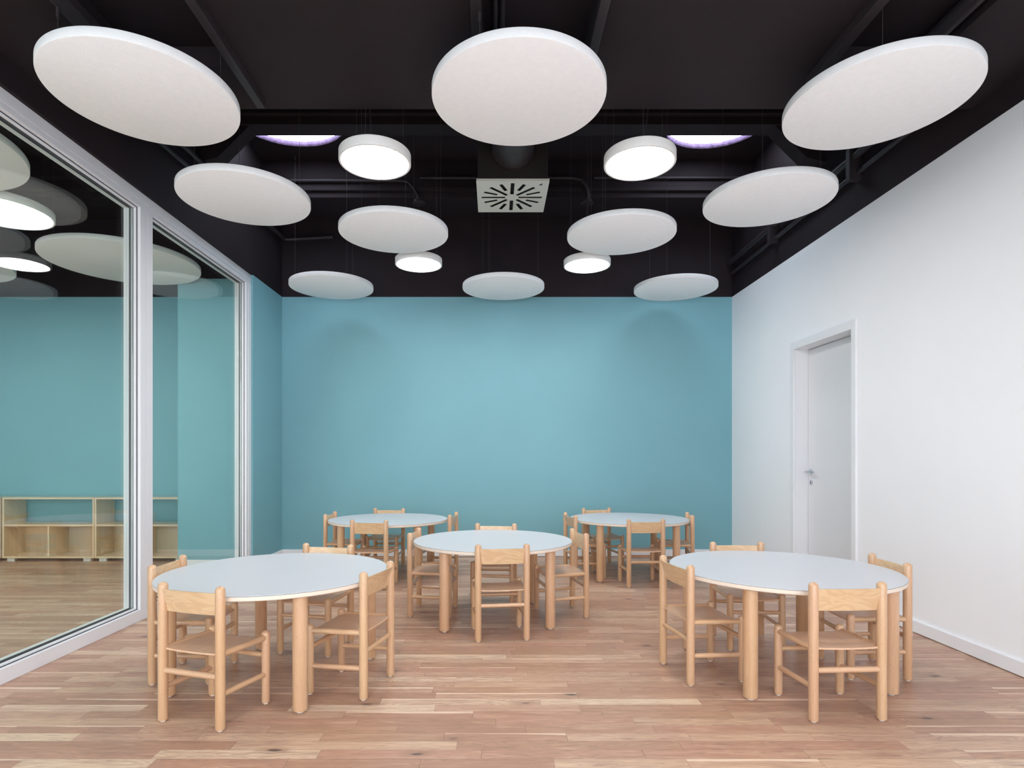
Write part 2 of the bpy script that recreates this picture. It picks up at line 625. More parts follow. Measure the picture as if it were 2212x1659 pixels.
# ceiling slab with two round skylight holes
SKY = [(-1.91, 5.42, 0.41), (2.10, 5.46, 0.41)]
SKX = [1.20, 1.13]          # the holes are a little wider than they are deep
bm = new()
box(bm, XO, XR + 0.12, YF - 0.2, YB + 0.12, ZC, ZC + 0.05)
ceil = obj('ceiling', bm, MAT['dark'], smooth=False)
cuts = []
rnd = random.Random(4)
for (cx, cy, r), kx in zip(SKY, SKX):
    b = new()
    nn = 96
    lo, hi = [], []
    for i in range(nn):
        a = 2 * PI * i / nn
        rr = r + 0.0035 * (rnd.random() - 0.5)
        r2 = r - 0.004 + 0.010 * (rnd.random() - 0.5)
        lo.append(b.verts.new((cx + kx * rr * math.cos(a), cy + rr * math.sin(a), ZC - 0.02)))
        hi.append(b.verts.new((cx + kx * r2 * math.cos(a), cy + r2 * math.sin(a), ZC + 0.09)))
    for i in range(nn):
        b.faces.new((lo[i], lo[(i + 1) % nn], hi[(i + 1) % nn], hi[i]))
    b.faces.new(lo[::-1])
    b.faces.new(hi)
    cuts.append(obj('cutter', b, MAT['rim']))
cut_with(ceil, cuts)
structure(ceil, 'dark painted ceiling slab with two round skylight holes', 'ceiling')

# skylight domes above the holes
for i, (cx, cy, r) in enumerate(SKY):
    e = bpy.data.objects.new('window_%d' % (4 + i), None)
    e.location = (cx, cy, ZC + 0.05)
    e.scale = (SKX[i], 1, 1)
    link(e)
    structure(e, ['round skylight over the left lamps', 'round skylight over the right lamps'][i], 'skylight')
    b = new()
    lathe(b, [(r + 0.12, 0.0), (r + 0.12, 0.02), (r + 0.16, 0.02), (r + 0.16, 0.03), (r + 0.10, 0.03), (r + 0.10, 0.0)], n=48, top=False, bottom=False)
    obj('window_frame', b, MAT['trim'], e)
    b = new()
    prof = []
    for k in range(9):
        a = k / 8 * PI / 2 * 0.96
        prof.append(((r + 0.15) * math.cos(a), 0.031 + 0.28 * math.sin(a)))
    lathe(b, prof, n=48, bottom=False)
    obj('dome', b, MAT['dome'], e)

# dropped soffit near the camera, with shallow recessed bays
bays = [(-1.86, -1.33), (-0.05, 0.455), (1.69, 2.20), (-4.6, -4.1), (-6.4, -5.9)]
ys1 = 2.95
lst = [(XO, XR, ys1, YS, ZS, ZC)]
xs = XO
for a, b_ in sorted(bays):
    lst.append((xs, a, YF, ys1, ZS, ZC))
    lst.append((a, b_, YF, ys1, ZS + 0.10, ZC))
    xs = b_
lst.append((xs, XR, YF, ys1, ZS, ZC))
structure(boxes('ceiling_soffit', lst, MAT['dark']), 'dark dropped ceiling slab over the front of the room', 'ceiling')

# cross beams
for nm_y0, y1_, lab in ((4.743, 4.91, 'dark cross beam in front of the skylights'), (6.078, YB, 'dark deep beam along the top of the back wall')):
    lst = [(XO, XR, nm_y0, y1_, ZB, ZC)]
    if y1_ < 6:
        lst.append((XO, XR, nm_y0 - 0.05, nm_y0, EYE + 2.80, EYE + 2.88))
    else:
        lst.append((XO, XR, nm_y0 - 0.03, nm_y0, EYE + 2.80, EYE + 2.84))
    structure(boxes('ceiling_beam', lst, MAT['dark'], bevel=0.004), lab, 'beam')
# haunches under the front beam at both side walls
for s, xw in ((-1, XL), (1, XR)):
    b = new()
    pts = [(xw, ZB), (xw - s * 0.42, ZB), (xw - s * 0.16, ZB - 0.26), (xw, ZB - 0.30)]
    v0 = [b.verts.new((x, 4.76, z)) for x, z in pts]
    v1 = [b.verts.new((x, 4.90, z)) for x, z in pts]
    b.faces.new(v0)
    b.faces.new(v1[::-1])
    for k in range(4):
        b.faces.new((v0[k], v1[k], v1[(k + 1) % 4], v0[(k + 1) % 4]))
    structure(obj('beam_bracket', b, MAT['dark'], smooth=False), 'dark slanted bracket under the beam at the %s wall' % ('glazed' if s < 0 else 'white'), 'bracket')['kind'] = 'structure'

# baseboards
structure(boxes('baseboard_back', [(XL, XR, YB - 0.014, YB, 0.004, 0.082)], MAT['trim'], bevel=0.003), 'white baseboard along the teal back wall', 'baseboard')
structure(boxes('baseboard_right', [(XR - 0.015, XR, YF, 4.338, 0.004, 0.082), (XR - 0.015, XR, 5.302, YB - 0.014, 0.004, 0.082)], MAT['trim'], bevel=0.004), 'white baseboard along the white side wall', 'baseboard')
structure(boxes('baseboard_left', [(XL, XL + 0.014, 5.87, YB - 0.014, 0.004, 0.082)], MAT['trim'], bevel=0.003), 'white baseboard at the foot of the teal pier', 'baseboard')
structure(boxes('baseboard_side', [(XO, -3.265, YB - 0.014, YB, 0.004, 0.082), (-3.28, -2.60, 5.952, 5.966, 0.004, 0.082)], MAT['trim'], bevel=0.003), 'white baseboard in the room behind the glass', 'baseboard')

# ------------------------------------------------------------------ glazed partition (window_1)
gp = bpy.data.objects.new('window_1', None)
link(gp)
structure(gp, 'tall white framed glazed partition to the next room', 'glass partition')
FX0, FX1 = XG - 0.118, XG                       # frame depth
Y_A, Y_B = 0.35, 5.843
Z1 = EYE - 1.056                               # top of the bottom rail
Z2 = EYE + 1.745                               # underside of the head
bm = new()
box(bm, FX0, FX1, Y_A, Y_B, 0.0, Z1)
box(bm, FX0, FX1, Y_A, Y_B, Z2, EYE + 1.776)
box(bm, FX0, FX1 - 0.004, Y_A, Y_B, EYE + 1.776, EYE + 1.781)
box(bm, FX0, FX1 + 0.003, Y_A, Y_B, EYE + 1.781, ZP - 0.001)
box(bm, FX0, FX1, 5.741, 5.780, Z1, Z2)
box(bm, FX0, FX1 + 0.004, 5.780, Y_B, Z1, Z2)
box(bm, FX0, FX1, Y_A, Y_A + 0.10, Z1, Z2)
obj('window_frame', bm, MAT['alu'], gp, smooth=False, bevel=0.002)
mulls = [(4.019, 4.164), (2.03, 2.175)]
for a, b_ in mulls:
    m = (a + b_) / 2
    boxes('mullion', [(FX0, FX1, a, m - 0.003, Z1, Z2), (FX0, FX1 - 0.004, m - 0.003, m + 0.003, Z1, Z2), (FX0, FX1, m + 0.003, b_, Z1, Z2)], MAT['alu'], gp, bevel=0.0015)
panes = [(Y_A + 0.10, 2.03), (2.175, 4.019), (4.164, 5.741)]
GX1 = -2.5025
GX0 = GX1 - 0.024


def ring(lst, x0, x1, a, b_, w0, w1):
    """rectangular ring around a pane, from inset w0 to inset w1"""
    lst += [(x0, x1, a + w0, b_ - w0, Z1 + w0, Z1 + w1), (x0, x1, a + w0, b_ - w0, Z2 - w1, Z2 - w0),
            (x0, x1, a + w0, a + w1, Z1 + w1, Z2 - w1), (x0, x1, b_ - w1, b_ - w0, Z1 + w1, Z2 - w1)]


for a, b_ in panes:
    lst = []
    ring(lst, -2.4995, -2.484, a, b_, 0.0, 0.014)        # glazing bead
    ring(lst, FX0 + 0.01, GX0 - 0.004, a, b_, 0.0, 0.014)
    boxes('glazing_bead', lst, MAT['alu'], gp)
    lst = []
    ring(lst, GX1, -2.4995, a, b_, 0.0, 0.016)           # black gaskets either side of the glass
    ring(lst, GX0 - 0.004, GX0, a, b_, 0.0, 0.016)
    ring(lst, -2.484, -2.4805, a, b_, 0.0, 0.004)
    boxes('gasket', lst, MAT['gasket'], gp)
    boxes('glass_pane', [(GX0, GX1, a + 0.001, b_ - 0.001, Z1 + 0.001, Z2 - 0.001)], MAT['glass'], gp)

# ------------------------------------------------------------------ door (door_1)
dr = bpy.data.objects.new('door_1', None)
link(dr)
structure(dr, 'white flush door in a deep white frame', 'door')
tx0, tx1 = XR - 0.020, XR
I0, I1, IT = 4.398, 5.243, 2.113                 # clear opening
O0, O1, OT = 4.342, 5.298, 2.185                 # outer edge of the architrave
boxes('architrave', [(tx0, tx1, O0, I0, 0.0, OT), (tx0, tx1, I1, O1, 0.0, OT), (tx0, tx1, I0, I1, IT, OT)], MAT['trim'], dr, bevel=0.004)
boxes('jamb', [(tx1, XR + 0.205, D0, I0, 0.0, IT + 0.012), (tx1, XR + 0.205, I1, D1, 0.0, IT + 0.012), (tx1, XR + 0.205, I0, I1, IT, IT + 0.012)], MAT['trim'], dr, bevel=0.001)
leafx = 2.851
leaf = boxes('door_leaf', [(leafx, leafx + 0.042, I0 + 0.003, I1 - 0.004, 0.006, IT - 0.004)], MAT['door'], dr, bevel=0.002)
boxes('door_seal', [(leafx + 0.012, leafx + 0.04, I1 - 0.004, I1, 0.0, IT), (leafx + 0.012, leafx + 0.04, I0, I0 + 0.003, 0.0, IT), (leafx + 0.012, leafx + 0.04, I0, I1, IT - 0.004, IT)], MAT['gasket'], dr)
hy, hz = 5.190, 1.010
hb = new()
tube(hb, [(leafx, hy, hz), (leafx - 0.008, hy, hz)], 0.024, 24)
tube(hb, [(leafx - 0.008, hy, hz), (leafx - 0.045, hy, hz)], 0.009, 16)
tube(hb, [(leafx - 0.045, hy + 0.009, hz), (leafx - 0.052, hy - 0.02, hz), (leafx - 0.052, hy - 0.06, hz), (leafx - 0.048, hy - 0.118, hz - 0.002)], 0.009, 16)
obj('door_handle', hb, MAT['chrome'], dr)['label'] = 'satin chrome lever handle'
kb = new()
tube(kb, [(leafx, hy, hz - 0.098), (leafx - 0.006, hy, hz - 0.098)], 0.024, 24)
ke = obj('keyhole_rosette', kb, MAT['chrome'], dr)
boxes('keyhole', [(leafx - 0.0068, leafx - 0.0055, hy - 0.004, hy + 0.004, hz - 0.112, hz - 0.084)], MAT['black'], ke)
boxes('door_light_stop', [(leafx + 0.05, leafx + 0.07, I0, I1, 0.0, IT)], MAT['white_wall'], dr)  # unseen panel added behind the leaf to block leaking outside light

# ------------------------------------------------------------------ ceiling services
def conduit(name, pts, r, lab, cat='pipe', group=None, mat='dark_metal'):
    b = new()
    tube(b, pts, r, 12)
    return tag(obj(name, b, MAT[mat]), lab, cat, group)


G_RAIL = 'dark rails under the dropped ceiling'
for x, y0, y1, w, lab in ((-1.300, -1.3, 3.23, 0.044, 'dark ceiling rail above the front left white disc'),
                          (-0.078, -1.3, 2.95, 0.048, 'dark ceiling rail above the front centre white disc, left side'),
                          (0.477, -1.3, 2.95, 0.044, 'dark ceiling rail above the front centre white disc, right side'),
                          (1.665, -1.3, 3.05, 0.050, 'dark ceiling rail above the front right white disc'),
                          (-1.86, -1.3, 2.95, 0.080, 'dark broad ceiling rail nearest the glass partition')):
    tag(boxes('ceiling_rail', [(x - w / 2, x + w / 2, y0, y1, ZS - 0.048, ZS)], MAT['dark_metal'], bevel=0.003), lab, 'rail', G_RAIL)
for x, lab in ((0.005, 'thin dark conduit next to the centre ceiling rail, nearer to that rail'), (0.040, 'thin dark conduit by the centre ceiling rail, farther from that rail')):
    conduit('conduit_pipe', [(x, -1.3, ZS + 0.087), (x, 2.95, ZS + 0.087)], 0.0125, lab, 'pipe', 'thin conduits beside the centre rail')
conduit('conduit_pipe', [(2.15, -1.3, ZS + 0.055), (2.15, 2.94, ZS + 0.055)], 0.04, 'thick dark pipe in the ceiling bay nearest the white wall')
pr = thing('wall_pipes', 'pair of dark pipes in clamps along the top of the white wall', 'pipes', (2.692, 3.32, EYE + 2.1))
for px_, rr, z0, z1 in ((0.0, 0.030, 0.16, 0.12), (0.023, 0.020, 0.04, 0.0)):
    bm = new()
    tube(bm, [(px_, 0, z0), (px_, 3.28 - (0.0), z1)], rr, 14)
    obj('pipe', bm, MAT['dark_metal'], pr)
for y in (0.98, 2.23):
    boxes('clamp', [(-0.045, 0.044, y, y + 0.05, -0.03, 0.21)], MAT['dark_metal'], pr, bevel=0.004)
conduit('conduit_pipe', [(-2.40, 3.32, EYE + 2.36), (-2.40, 6.58, EYE + 2.50), (-2.36, 6.615, EYE + 2.50), (-1.84, 6.615, EYE + 2.53)], 0.024, 'dark pipe above the glass partition turning along the back wall')
conduit('conduit_pipe', [(-2.412, 3.32, EYE + 2.24), (-2.412, 4.72, EYE + 2.30)], 0.018, 'thin dark pipe above the glass partition')
# long conduit on the face of the rear beam, dropping to the two round ceiling plates
HB = EYE + 2.905
conduit('conduit_pipe', [(-2.3, 6.055, HB), (-0.98, 6.055, HB), (-0.90, 6.04, HB - 0.02), (-0.84, 6.028, HB - 0.09), (-0.80, 6.028, ZB), (-0.80, 6.035, ZB - 0.018), (-0.80, 6.08, ZB - 0.018)], 0.017, 'dark conduit bending down to the left ceiling plate')
conduit('conduit_pipe', [(-0.78, 6.056, HB + 0.03), (0.82, 6.056, HB + 0.03), (0.92, 6.04, HB), (0.97, 6.028, HB - 0.08), (0.99, 6.028, ZB), (0.99, 6.035, ZB - 0.018), (0.99, 6.08, ZB - 0.018)], 0.017, 'dark conduit bending down to the right ceiling plate')
conduit('conduit_pipe', [(1.05, 6.058, HB + 0.03), (2.60, 6.058, HB + 0.03)], 0.014, 'thin dark conduit on the beam beside the right ceiling plate')
for x, lab in ((-0.80, 'round dark ceiling plate under the beam, above the left lamp'), (0.99, 'round dark ceiling plate under the beam, above the right lamp')):
    b = new()
    lathe(b, [(0.060, -0.030), (0.072, -0.024), (0.075, 0.0)], n=32)
    o = obj('ceiling_rose', b, MAT['dark_metal'])
    o.location = (x, 6.16, ZB)
    tag(o, lab, 'ceiling plate', 'ceiling plates of the rear lamps')

# air diffuser with its plenum box and flexible duct
adf = thing('air_diffuser', 'square cream swirl air diffuser hanging between the lamps', 'air vent', (0.155, 5.03, EYE + 2.266))
HW = 0.300
bm = new()
box(bm, -HW, HW, -HW, HW, 0.0, 0.0025)
plate = obj('face_plate', bm, MAT['grille'], adf, smooth=False)
plate['label'] = 'cream enamelled face plate with radial slots'
cuts = []
for k in range(16):
    a = 2 * PI * k / 16
    long_ = (k % 2 == 0)
    r0, r1 = (0.058, 0.262) if long_ else (0.135, 0.262)
    if not long_:
        r1 = 0.258
    b = new()
    vs = box(b, r0, r1, -0.0155, 0.0155, -0.05, 0.05)
    bmesh.ops.rotate(b, verts=b.verts, cent=(0, 0, 0), matrix=Matrix.Rotation(a, 3, 'Z'))
    c = obj('cutter', b, MAT['grille'])
    c.parent = adf
    cuts.append(c)
cut_with(plate, cuts)
bm = new()
for k in range(16):
    a = 2 * PI * k / 16
    r0, r1 = (0.058, 0.262) if k % 2 == 0 else (0.135, 0.258)
    b0 = len(bm.verts)
    vs = box(bm, r0, r1, 0.009, 0.011, 0.006, 0.020)
    bmesh.ops.rotate(bm, verts=vs, cent=(0, 0, 0), matrix=Matrix.Rotation(a, 3, 'Z'))
    if k % 2 == 0:
        vs = box(bm, 0.127, 0.133, -0.0125, 0.0125, 0.004, 0.012)
        bmesh.ops.rotate(bm, verts=vs, cent=(0, 0, 0), matrix=Matrix.Rotation(a, 3, 'Z'))
obj('vanes', bm, MAT['black'], adf, smooth=False)
boxes('edge_lip', [(-HW, HW, -HW, -HW + 0.002, 0.0025, 0.02), (-HW, HW, HW - 0.002, HW, 0.0025, 0.02), (-HW, -HW + 0.002, -HW, HW, 0.0025, 0.02), (HW - 0.002, HW, -HW, HW, 0.0025, 0.02)], MAT['grille'], adf)
ap = boxes('plenum_box', [(-HW + 0.012, HW - 0.012, -HW + 0.012, HW - 0.012, 0.021, 0.471)], MAT['black_box'], adf, bevel=0.004)
bm = new()
tube(bm, [(0, -HW + 0.014, 0.255), (0, -HW - 0.10, 0.255), (0, -HW - 0.5, 0.27), (0, -HW - 1.405, 0.30)], 0.165, 40)
obj('flexible_duct', bm, MAT['foil'], adf)
bm = new()
tube(bm, [(0, -HW + 0.010, 0.255), (0, -HW - 0.035, 0.255)], 0.171, 40)
obj('duct_collar', bm, MAT['foil'], adf)
bm = new()
lo = [bm.verts.new(p) for p in ((0.215, -0.228, -0.0008), (0.245, -0.228, -0.0008), (0.245, -0.262, -0.0008))]
hi = [bm.verts.new((v.co.x, v.co.y, 0.0)) for v in lo]
bm.faces.new(lo)
bm.faces.new(hi[::-1])
for k in range(3):
    bm.faces.new((lo[k], hi[k], hi[(k + 1) % 3], lo[(k + 1) % 3]))
obj('corner_mark', bm, MAT['dark_metal'], adf, smooth=False)

# ------------------------------------------------------------------ discs and lamps hanging from the ceiling
def ceil_z(x, y):
    if y < YS:
        if y < ys1:
            for a, b_ in bays:
                if a < x < b_:
                    return ZS + 0.10
        return ZS
    if 4.693 < y < 4.91 or y > 6.048:
        return ZB if (y > 6.078 or y > 4.743) else EYE + 2.80
    return ZC


def disc_mesh(name, r, t, bev=0.005):
    b = new()
    prof = [(r - bev, 0.0), (r - bev * 0.3, bev * 0.3), (r, bev), (r, t - bev), (r - bev * 0.3, t - bev * 0.3), (r - bev, t)]
    lathe(b, prof, n=128)
    return b


DZ = EYE + 1.768


def hang(name, t, x, y, z, ztop, r, angs, wr=0.0011, clamp=True):
    for a in angs:
        wx, wy = r * math.cos(a), r * math.sin(a)
        zt = ceil_z(x + wx, y + wy)
        for rx, w in ((-1.30, .022), (-0.078, .024), (0.477, .022), (1.665, .025), (-1.86, .04)):
            if abs(x + wx - rx) < w and y + wy < 2.95:
                zt = ZS - 0.048
        b = new()
        tube(b, [(wx, wy, ztop), (wx, wy, zt - z)], wr, 6)
        w_ = obj('suspension_wire', b, MAT['wire'], t)
        if clamp:
            b = new()
            tube(b, [(wx, wy, zt - z - 0.045), (wx, wy, zt - z)], 0.008, 10)
            obj('wire_clamp', b, MAT['dark_metal'], w_)


def disc(x, y, z, r, lab, group, rot=0.5):
    t = thing('hanging_acoustic_disc', lab, 'acoustic panel', (x, y, z), 0.0, group)
    th = 0.045
    obj('foam_disc', disc_mesh('foam_disc', r, th), MAT['disc'], t)
    hang('w', t, x, y, z, th - 0.002, r * 0.865, [rot, rot + 2 * PI / 3, rot + 4 * PI / 3])
    return t


GD = 'white acoustic discs hanging over the tables'
R0 = 0.0
disc(-1.705, 2.823, DZ - 0.018, 0.427, 'white acoustic disc at the front left, cutting above the glass partition', GD, 0.0)
disc(0.122, 2.853, DZ, 0.427, 'white acoustic disc nearest the camera, top centre of the room', GD, 0.0)
disc(1.927, 2.910, DZ + 0.006, 0.427, 'white acoustic disc at the front right beside the white wall', GD, 0.0)
disc(-1.701, 3.955, DZ - 0.010, 0.427, 'white acoustic disc second from the front along the glass partition', GD, 0.0)
disc(1.913, 4.040, DZ + 0.014, 0.427, 'white acoustic disc second from the front along the white wall', GD, 0.0)
disc(-0.791, 4.571, DZ, 0.427, 'white acoustic disc half covering the small rear left lamp', GD, 0.0)
disc(1.017, 4.629, DZ + 0.004, 0.427, 'white acoustic disc half covering the small rear right lamp', GD, 0.0)
disc(-1.697, 6.045, DZ + 0.006, 0.427, 'white acoustic disc against the back wall, left of the rear row', GD, 1.197)
disc(0.099, 6.054, DZ, 0.427, 'white acoustic disc against the back wall, middle of the rear row', GD, 0.12)
disc(1.923, 6.128, DZ + 0.010, 0.427, 'white acoustic disc against the back wall, right of the rear row', GD, 0.0)
GD2 = 'larger discs hanging behind the glass'
disc(-3.418, 5.329, EYE + 1.785, 0.640, 'large greenish white disc behind the glass, crossing the mullion', GD2, 0.0)
disc(-3.418, 3.236, EYE + 1.785, 0.640, 'large disc behind the glass, cut by the photo edge above the lit lamp', GD2, 0.0)
disc(-5.180, 5.265, EYE + 1.785, 0.640, 'distant disc behind the glass, at the very edge under the lamp', GD2, 0.0)


def lamp(x, y, z, r, lab, cord, group, th=0.058):
    t = thing('pendant_lamp', lab, 'lamp', (x, y, z), 0.0, group)
    b = new()
    lathe(b, [(r - 0.013, 0.0), (r - 0.001, 0.0), (r, 0.0015), (r, th - 0.004), (r - 0.004, th), (0.02, th)], n=96, bottom=False)
    lathe(b, [(r - 0.013, 0.0), (r - 0.0135, 0.006)], n=96, top=False, bottom=False)
    obj('lamp_housing', b, MAT['lamp_body'], t)
    b = new()
    lathe(b, [(r - 0.0138, 0.004), (r - 0.0142, 0.006)], n=96)
    obj('diffuser', b, MAT['lamp_light'], t)['label'] = 'glowing white diffuser'
    hang('w', t, x, y, z, th - 0.002, r * 0.80, [0.4, 0.4 + 2 * PI / 3, 0.4 + 4 * PI / 3], 0.0010, clamp=False)
    b = new()
    tube(b, [(p[0] - x, p[1] - y, p[2] - z) for p in cord], 0.0035, 8)
    obj('power_cord', b, MAT['cord'], t)
    return t


GL = 'round white pendant lamps over the tables'
LZ = EYE + 1.773
def cord(x, y, z, pts):
    return [(x + a, y + b, z + c) for a, b, c in pts]


def rear_cord(x, y, z, rx):
    return [(x, y, z + .04), (x + .03, y + .10, z + .16), (x + (rx - x) * .6, y + .55, z + .62), (rx, 6.15, ZB - 0.028)]


UP = [(0.01, 0.08, .05), (-0.04, 0.085, .2), (-0.06, 0.09, .6), (-0.03, 0.10, ZC - LZ)]
UP2 = [(0.0, 0.06, .05), (0.045, 0.065, .2), (0.095, 0.07, .55), (0.07, 0.08, ZC - LZ - 0.006)]
lamp(-0.715, 3.477, LZ, 0.2136, 'small lit round lamp at the front left, below the skylight', cord(-0.715, 3.477, LZ, UP), GL)
lamp(0.883, 3.502, LZ + 0.006, 0.2136, 'small lit round lamp at the front right, below the skylight', cord(0.883, 3.502, LZ + .006, UP2), GL)
lamp(-0.689, 5.291, LZ - 0.008, 0.2136, 'small lit round lamp at the rear left, tucked under a white disc', rear_cord(-0.689, 5.291, LZ, -0.80), GL)
lamp(0.857, 5.319, LZ - 0.008, 0.2136, 'small lit round lamp at the rear right, tucked under a white disc', rear_cord(0.857, 5.319, LZ, 0.99), GL)
for nn, (yy, ww) in enumerate(((1.67, 'over the camera'),)):  # unseen lamps added along the grid to brighten the near floor
    lamp(-0.74, yy, LZ, 0.2136, 'small unseen lamp added on the glass side ' + ww, cord(-0.74, yy, LZ, [(0, .05, .05), (0, .05, ZS - LZ)]), 'round white pendant lamps added out of view')
    lamp(0.91, yy, LZ, 0.2136, 'small unseen lamp added on the white wall side ' + ww, cord(0.91, yy, LZ, [(0, .05, .05), (0, .05, ZS - LZ)]), 'round white pendant lamps added out of view')
GL2 = 'larger lamps behind the glass'
lamp(-3.578, 4.187, LZ, 0.32, 'larger lit round lamp behind the glass at the photo edge', cord(-3.578, 4.187, LZ, UP2), GL2)
lamp(-5.50, 4.187, LZ, 0.32, 'unseen large lit lamp added behind the glass, farther into the next room', cord(-5.50, 4.187, LZ, UP2), GL2)  # added lamp, out of sight, brightens the next room

# ------------------------------------------------------------------ tables
HT = 0.548
TR = 0.5635


def leg_mesh(r, h, glide=0.006, bev=0.006, dome=False, cx=0.0, cy=0.0, n=28):
    b = new()
    prof = [(r - bev, glide), (r - bev * 0.3, glide + bev * 0.35), (r, glide + bev)]
    if dome:
        for k in range(7):
            a = k / 6 * PI / 2 * 0.97
            prof.append((max(0.0008, r * (1 - 0.0) * math.cos(a) if k else r), h - r * 0.85 + r * 0.85 * math.sin(a)))
    else:
        prof.append((r, h))
    lathe(b, prof, cx, cy, n)
    return b


def glide_mesh(r, h, cx, cy):
    b = new()
    lathe(b, [(r * 0.92, 0.0), (r, h * 0.5), (r, h + 0.004)], cx, cy, 20)
    return b


def make_table():
    t = thing('round_table', '', 'table')
    b = new()
    e = 0.0022
    zt = HT
    lathe(b, [(TR - 0.001, zt - 0.0016), (TR - 0.0025, zt)], n=160)
    top = obj('tabletop', b, MAT['laminate'], t)
    b = new()
    lathe(b, [(TR - 0.006, zt - 0.0245), (TR - 0.001, zt - 0.021), (TR, zt - 0.016), (TR, zt - 0.0035), (TR - 0.0022, zt - 0.0035)], n=160)
    obj('plywood_board', b, MAT['ply'], t)['label'] = 'pale plywood board with visible layered edge'
    b = new()
    lathe(b, [(TR - 0.0015, zt - 0.0035), (TR - 0.0015, zt - 0.0016)], n=160)
    obj('dark_edge_line', b, MAT['gasket'], top)
    q = 0.350
    for i in range(4):
        a = -PI / 4 + i * PI / 2
        cx, cy = q * math.sqrt(2) * math.cos(a), q * math.sqrt(2) * math.sin(a)
        lg = obj('leg', leg_mesh(0.0335, zt - 0.0243, 0.007, 0.009, False, cx, cy, 36), MAT['wood_z'], t)
        obj('foot_glide', glide_mesh(0.016, 0.007, cx, cy), MAT['glide'], lg)
    return t


tables = [(-1.123, 3.002, -13.6, 'round white table at the front left, beside the glass partition'),
          (-0.008, 4.146, 5.4, 'round white table in the middle of the room'),
          (-1.013, 5.563, -4.0, 'round white table at the back left, near the teal wall'),
          (1.311, 5.623, 1.1, 'round white table at the back right, near the teal wall'),
          (1.528, 3.093, 4.4, 'round white table at the front right, nearest the white wall')]
GT = 'low round white tables on beech legs'
T0 = None
for x, y, a, lab in tables:
    if T0 is None:
        T0 = make_table()
        T0.location = (x, y, 0)
        T0.rotation_euler = (0, 0, math.radians(a))
        T0['label'] = lab
        T0['group'] = GT
    else:
        dup(T0, 'round_table', (x, y, 0), math.radians(a), lab, GT)


# ------------------------------------------------------------------ chairs
CW, CD = 0.303 / 2, 0.281 / 2        # half spacing of the legs
HBK, HFR = 0.600, 0.337


def make_chair():
    t = thing('kids_chair', '', 'chair')
    for sx, sy in ((-1, -1), (1, -1), (-1, 1), (1, 1)):
        h = HBK if sy < 0 else HFR
        r = 0.0205 if sy < 0 else 0.0190
        lg = obj('leg', leg_mesh(r, h, 0.005, 0.005, True, sx * CW, sy * CD), MAT['wood_z'], t)
        obj('foot_glide', glide_mesh(0.0115, 0.005, sx * CW, sy * CD), MAT['glide'], lg)
    for sx in (-1, 1):
        rod('seat_rail', (sx * CW, -CD, 0.313), (sx * CW, CD, 0.306), 0.0132, MAT['wood_y'], t, 20)
        rod('stretcher', (sx * CW, -CD, 0.147), (sx * CW, CD, 0.137), 0.0122, MAT['wood_y'], t, 18)
    rod('stretcher', (-CW, -CD, 0.221), (CW, -CD, 0.221), 0.0128, MAT['wood_x'], t, 18)
    rod('stretcher', (-CW, CD, 0.224), (CW, CD, 0.224), 0.0120, MAT['wood_x'], t, 18)
    # dished plywood seat
    b = new()
    nx, ny, th = 16, 14, 0.0075
    tops, bots = [], []
    for j in range(ny + 1):
        v = j / ny
        yy = -CD - 0.004 + v * (2 * CD + 0.010)
        for i in range(nx + 1):
            u = i / nx * 2 - 1
            lim = CW if True else 0
            xx = u * (CW - 0.002)
            if v < 0.08 or v > 0.92:
                xx = u * (CW - 0.019)
            zz = 0.3195 - 0.007 * v - 0.004 * (1 - abs(u) ** 2.5)
            if v > 0.80:
                zz -= 0.010 * ((v - 0.80) / 0.20) ** 2
            tops.append(b.verts.new((xx, yy, zz)))
            bots.append(b.verts.new((xx, yy, zz - th)))
    w = nx + 1
    for j in range(ny):
        for i in range(nx):
            k = j * w + i
            b.faces.new((tops[k], tops[k + 1], tops[k + w + 1], tops[k + w]))
            b.faces.new((bots[k], bots[k + w], bots[k + w + 1], bots[k + 1]))
    for i in range(nx):
        b.faces.new((tops[i + 1], tops[i], bots[i], bots[i + 1]))
        k = ny * w + i
        b.faces.new((tops[k], tops[k + 1], bots[k + 1], bots[k]))
    for j in range(ny):
        k = j * w
        b.faces.new((tops[k], tops[k + w], bots[k + w], bots[k]))
        k = j * w + nx
        b.faces.new((tops[k + w], tops[k], bots[k], bots[k + w]))
    obj('seat', b, MAT['seat'], t)
    # backrest: thin plywood panel, bowed backwards and leaning a little
    b = new()
    nx, nz, th = 20, 6, 0.009
    fr, bk = [], []
    z0, z1 = 0.476, 0.573
    for j in range(nz + 1):
        v = j / nz
        for i in range(nx + 1):
            u = i / nx * 2 - 1
            xx = u * (CW - 0.004 + 0.004 * v)
            yy = -CD + 0.010 - 0.022 * v - 0.010 * (1 - u * u)
            zz = z0 + (z1 - z0) * v
            fr.append(b.verts.new((xx, yy + th / 2, zz)))
            bk.append(b.verts.new((xx, yy - th / 2, zz)))
    w = nx + 1
    for j in range(nz):
        for i in range(nx):
            k = j * w + i
            b.faces.new((fr[k], fr[k + 1], fr[k + w + 1], fr[k + w]))
            b.faces.new((bk[k], bk[k + w], bk[k + w + 1], bk[k + 1]))
    for i in range(nx):
        b.faces.new((fr[i + 1], fr[i], bk[i], bk[i + 1]))
        k = nz * w + i
        b.faces.new((fr[k], fr[k + 1], bk[k + 1], bk[k]))
    for j in range(nz):
        k = j * w
        b.faces.new((fr[k], fr[k + w], bk[k + w], bk[k]))
        k = j * w + nx
        b.faces.new((fr[k + w], fr[k], bk[k], bk[k + w]))
    obj('backrest', b, MAT['backrest'], t)
    return t


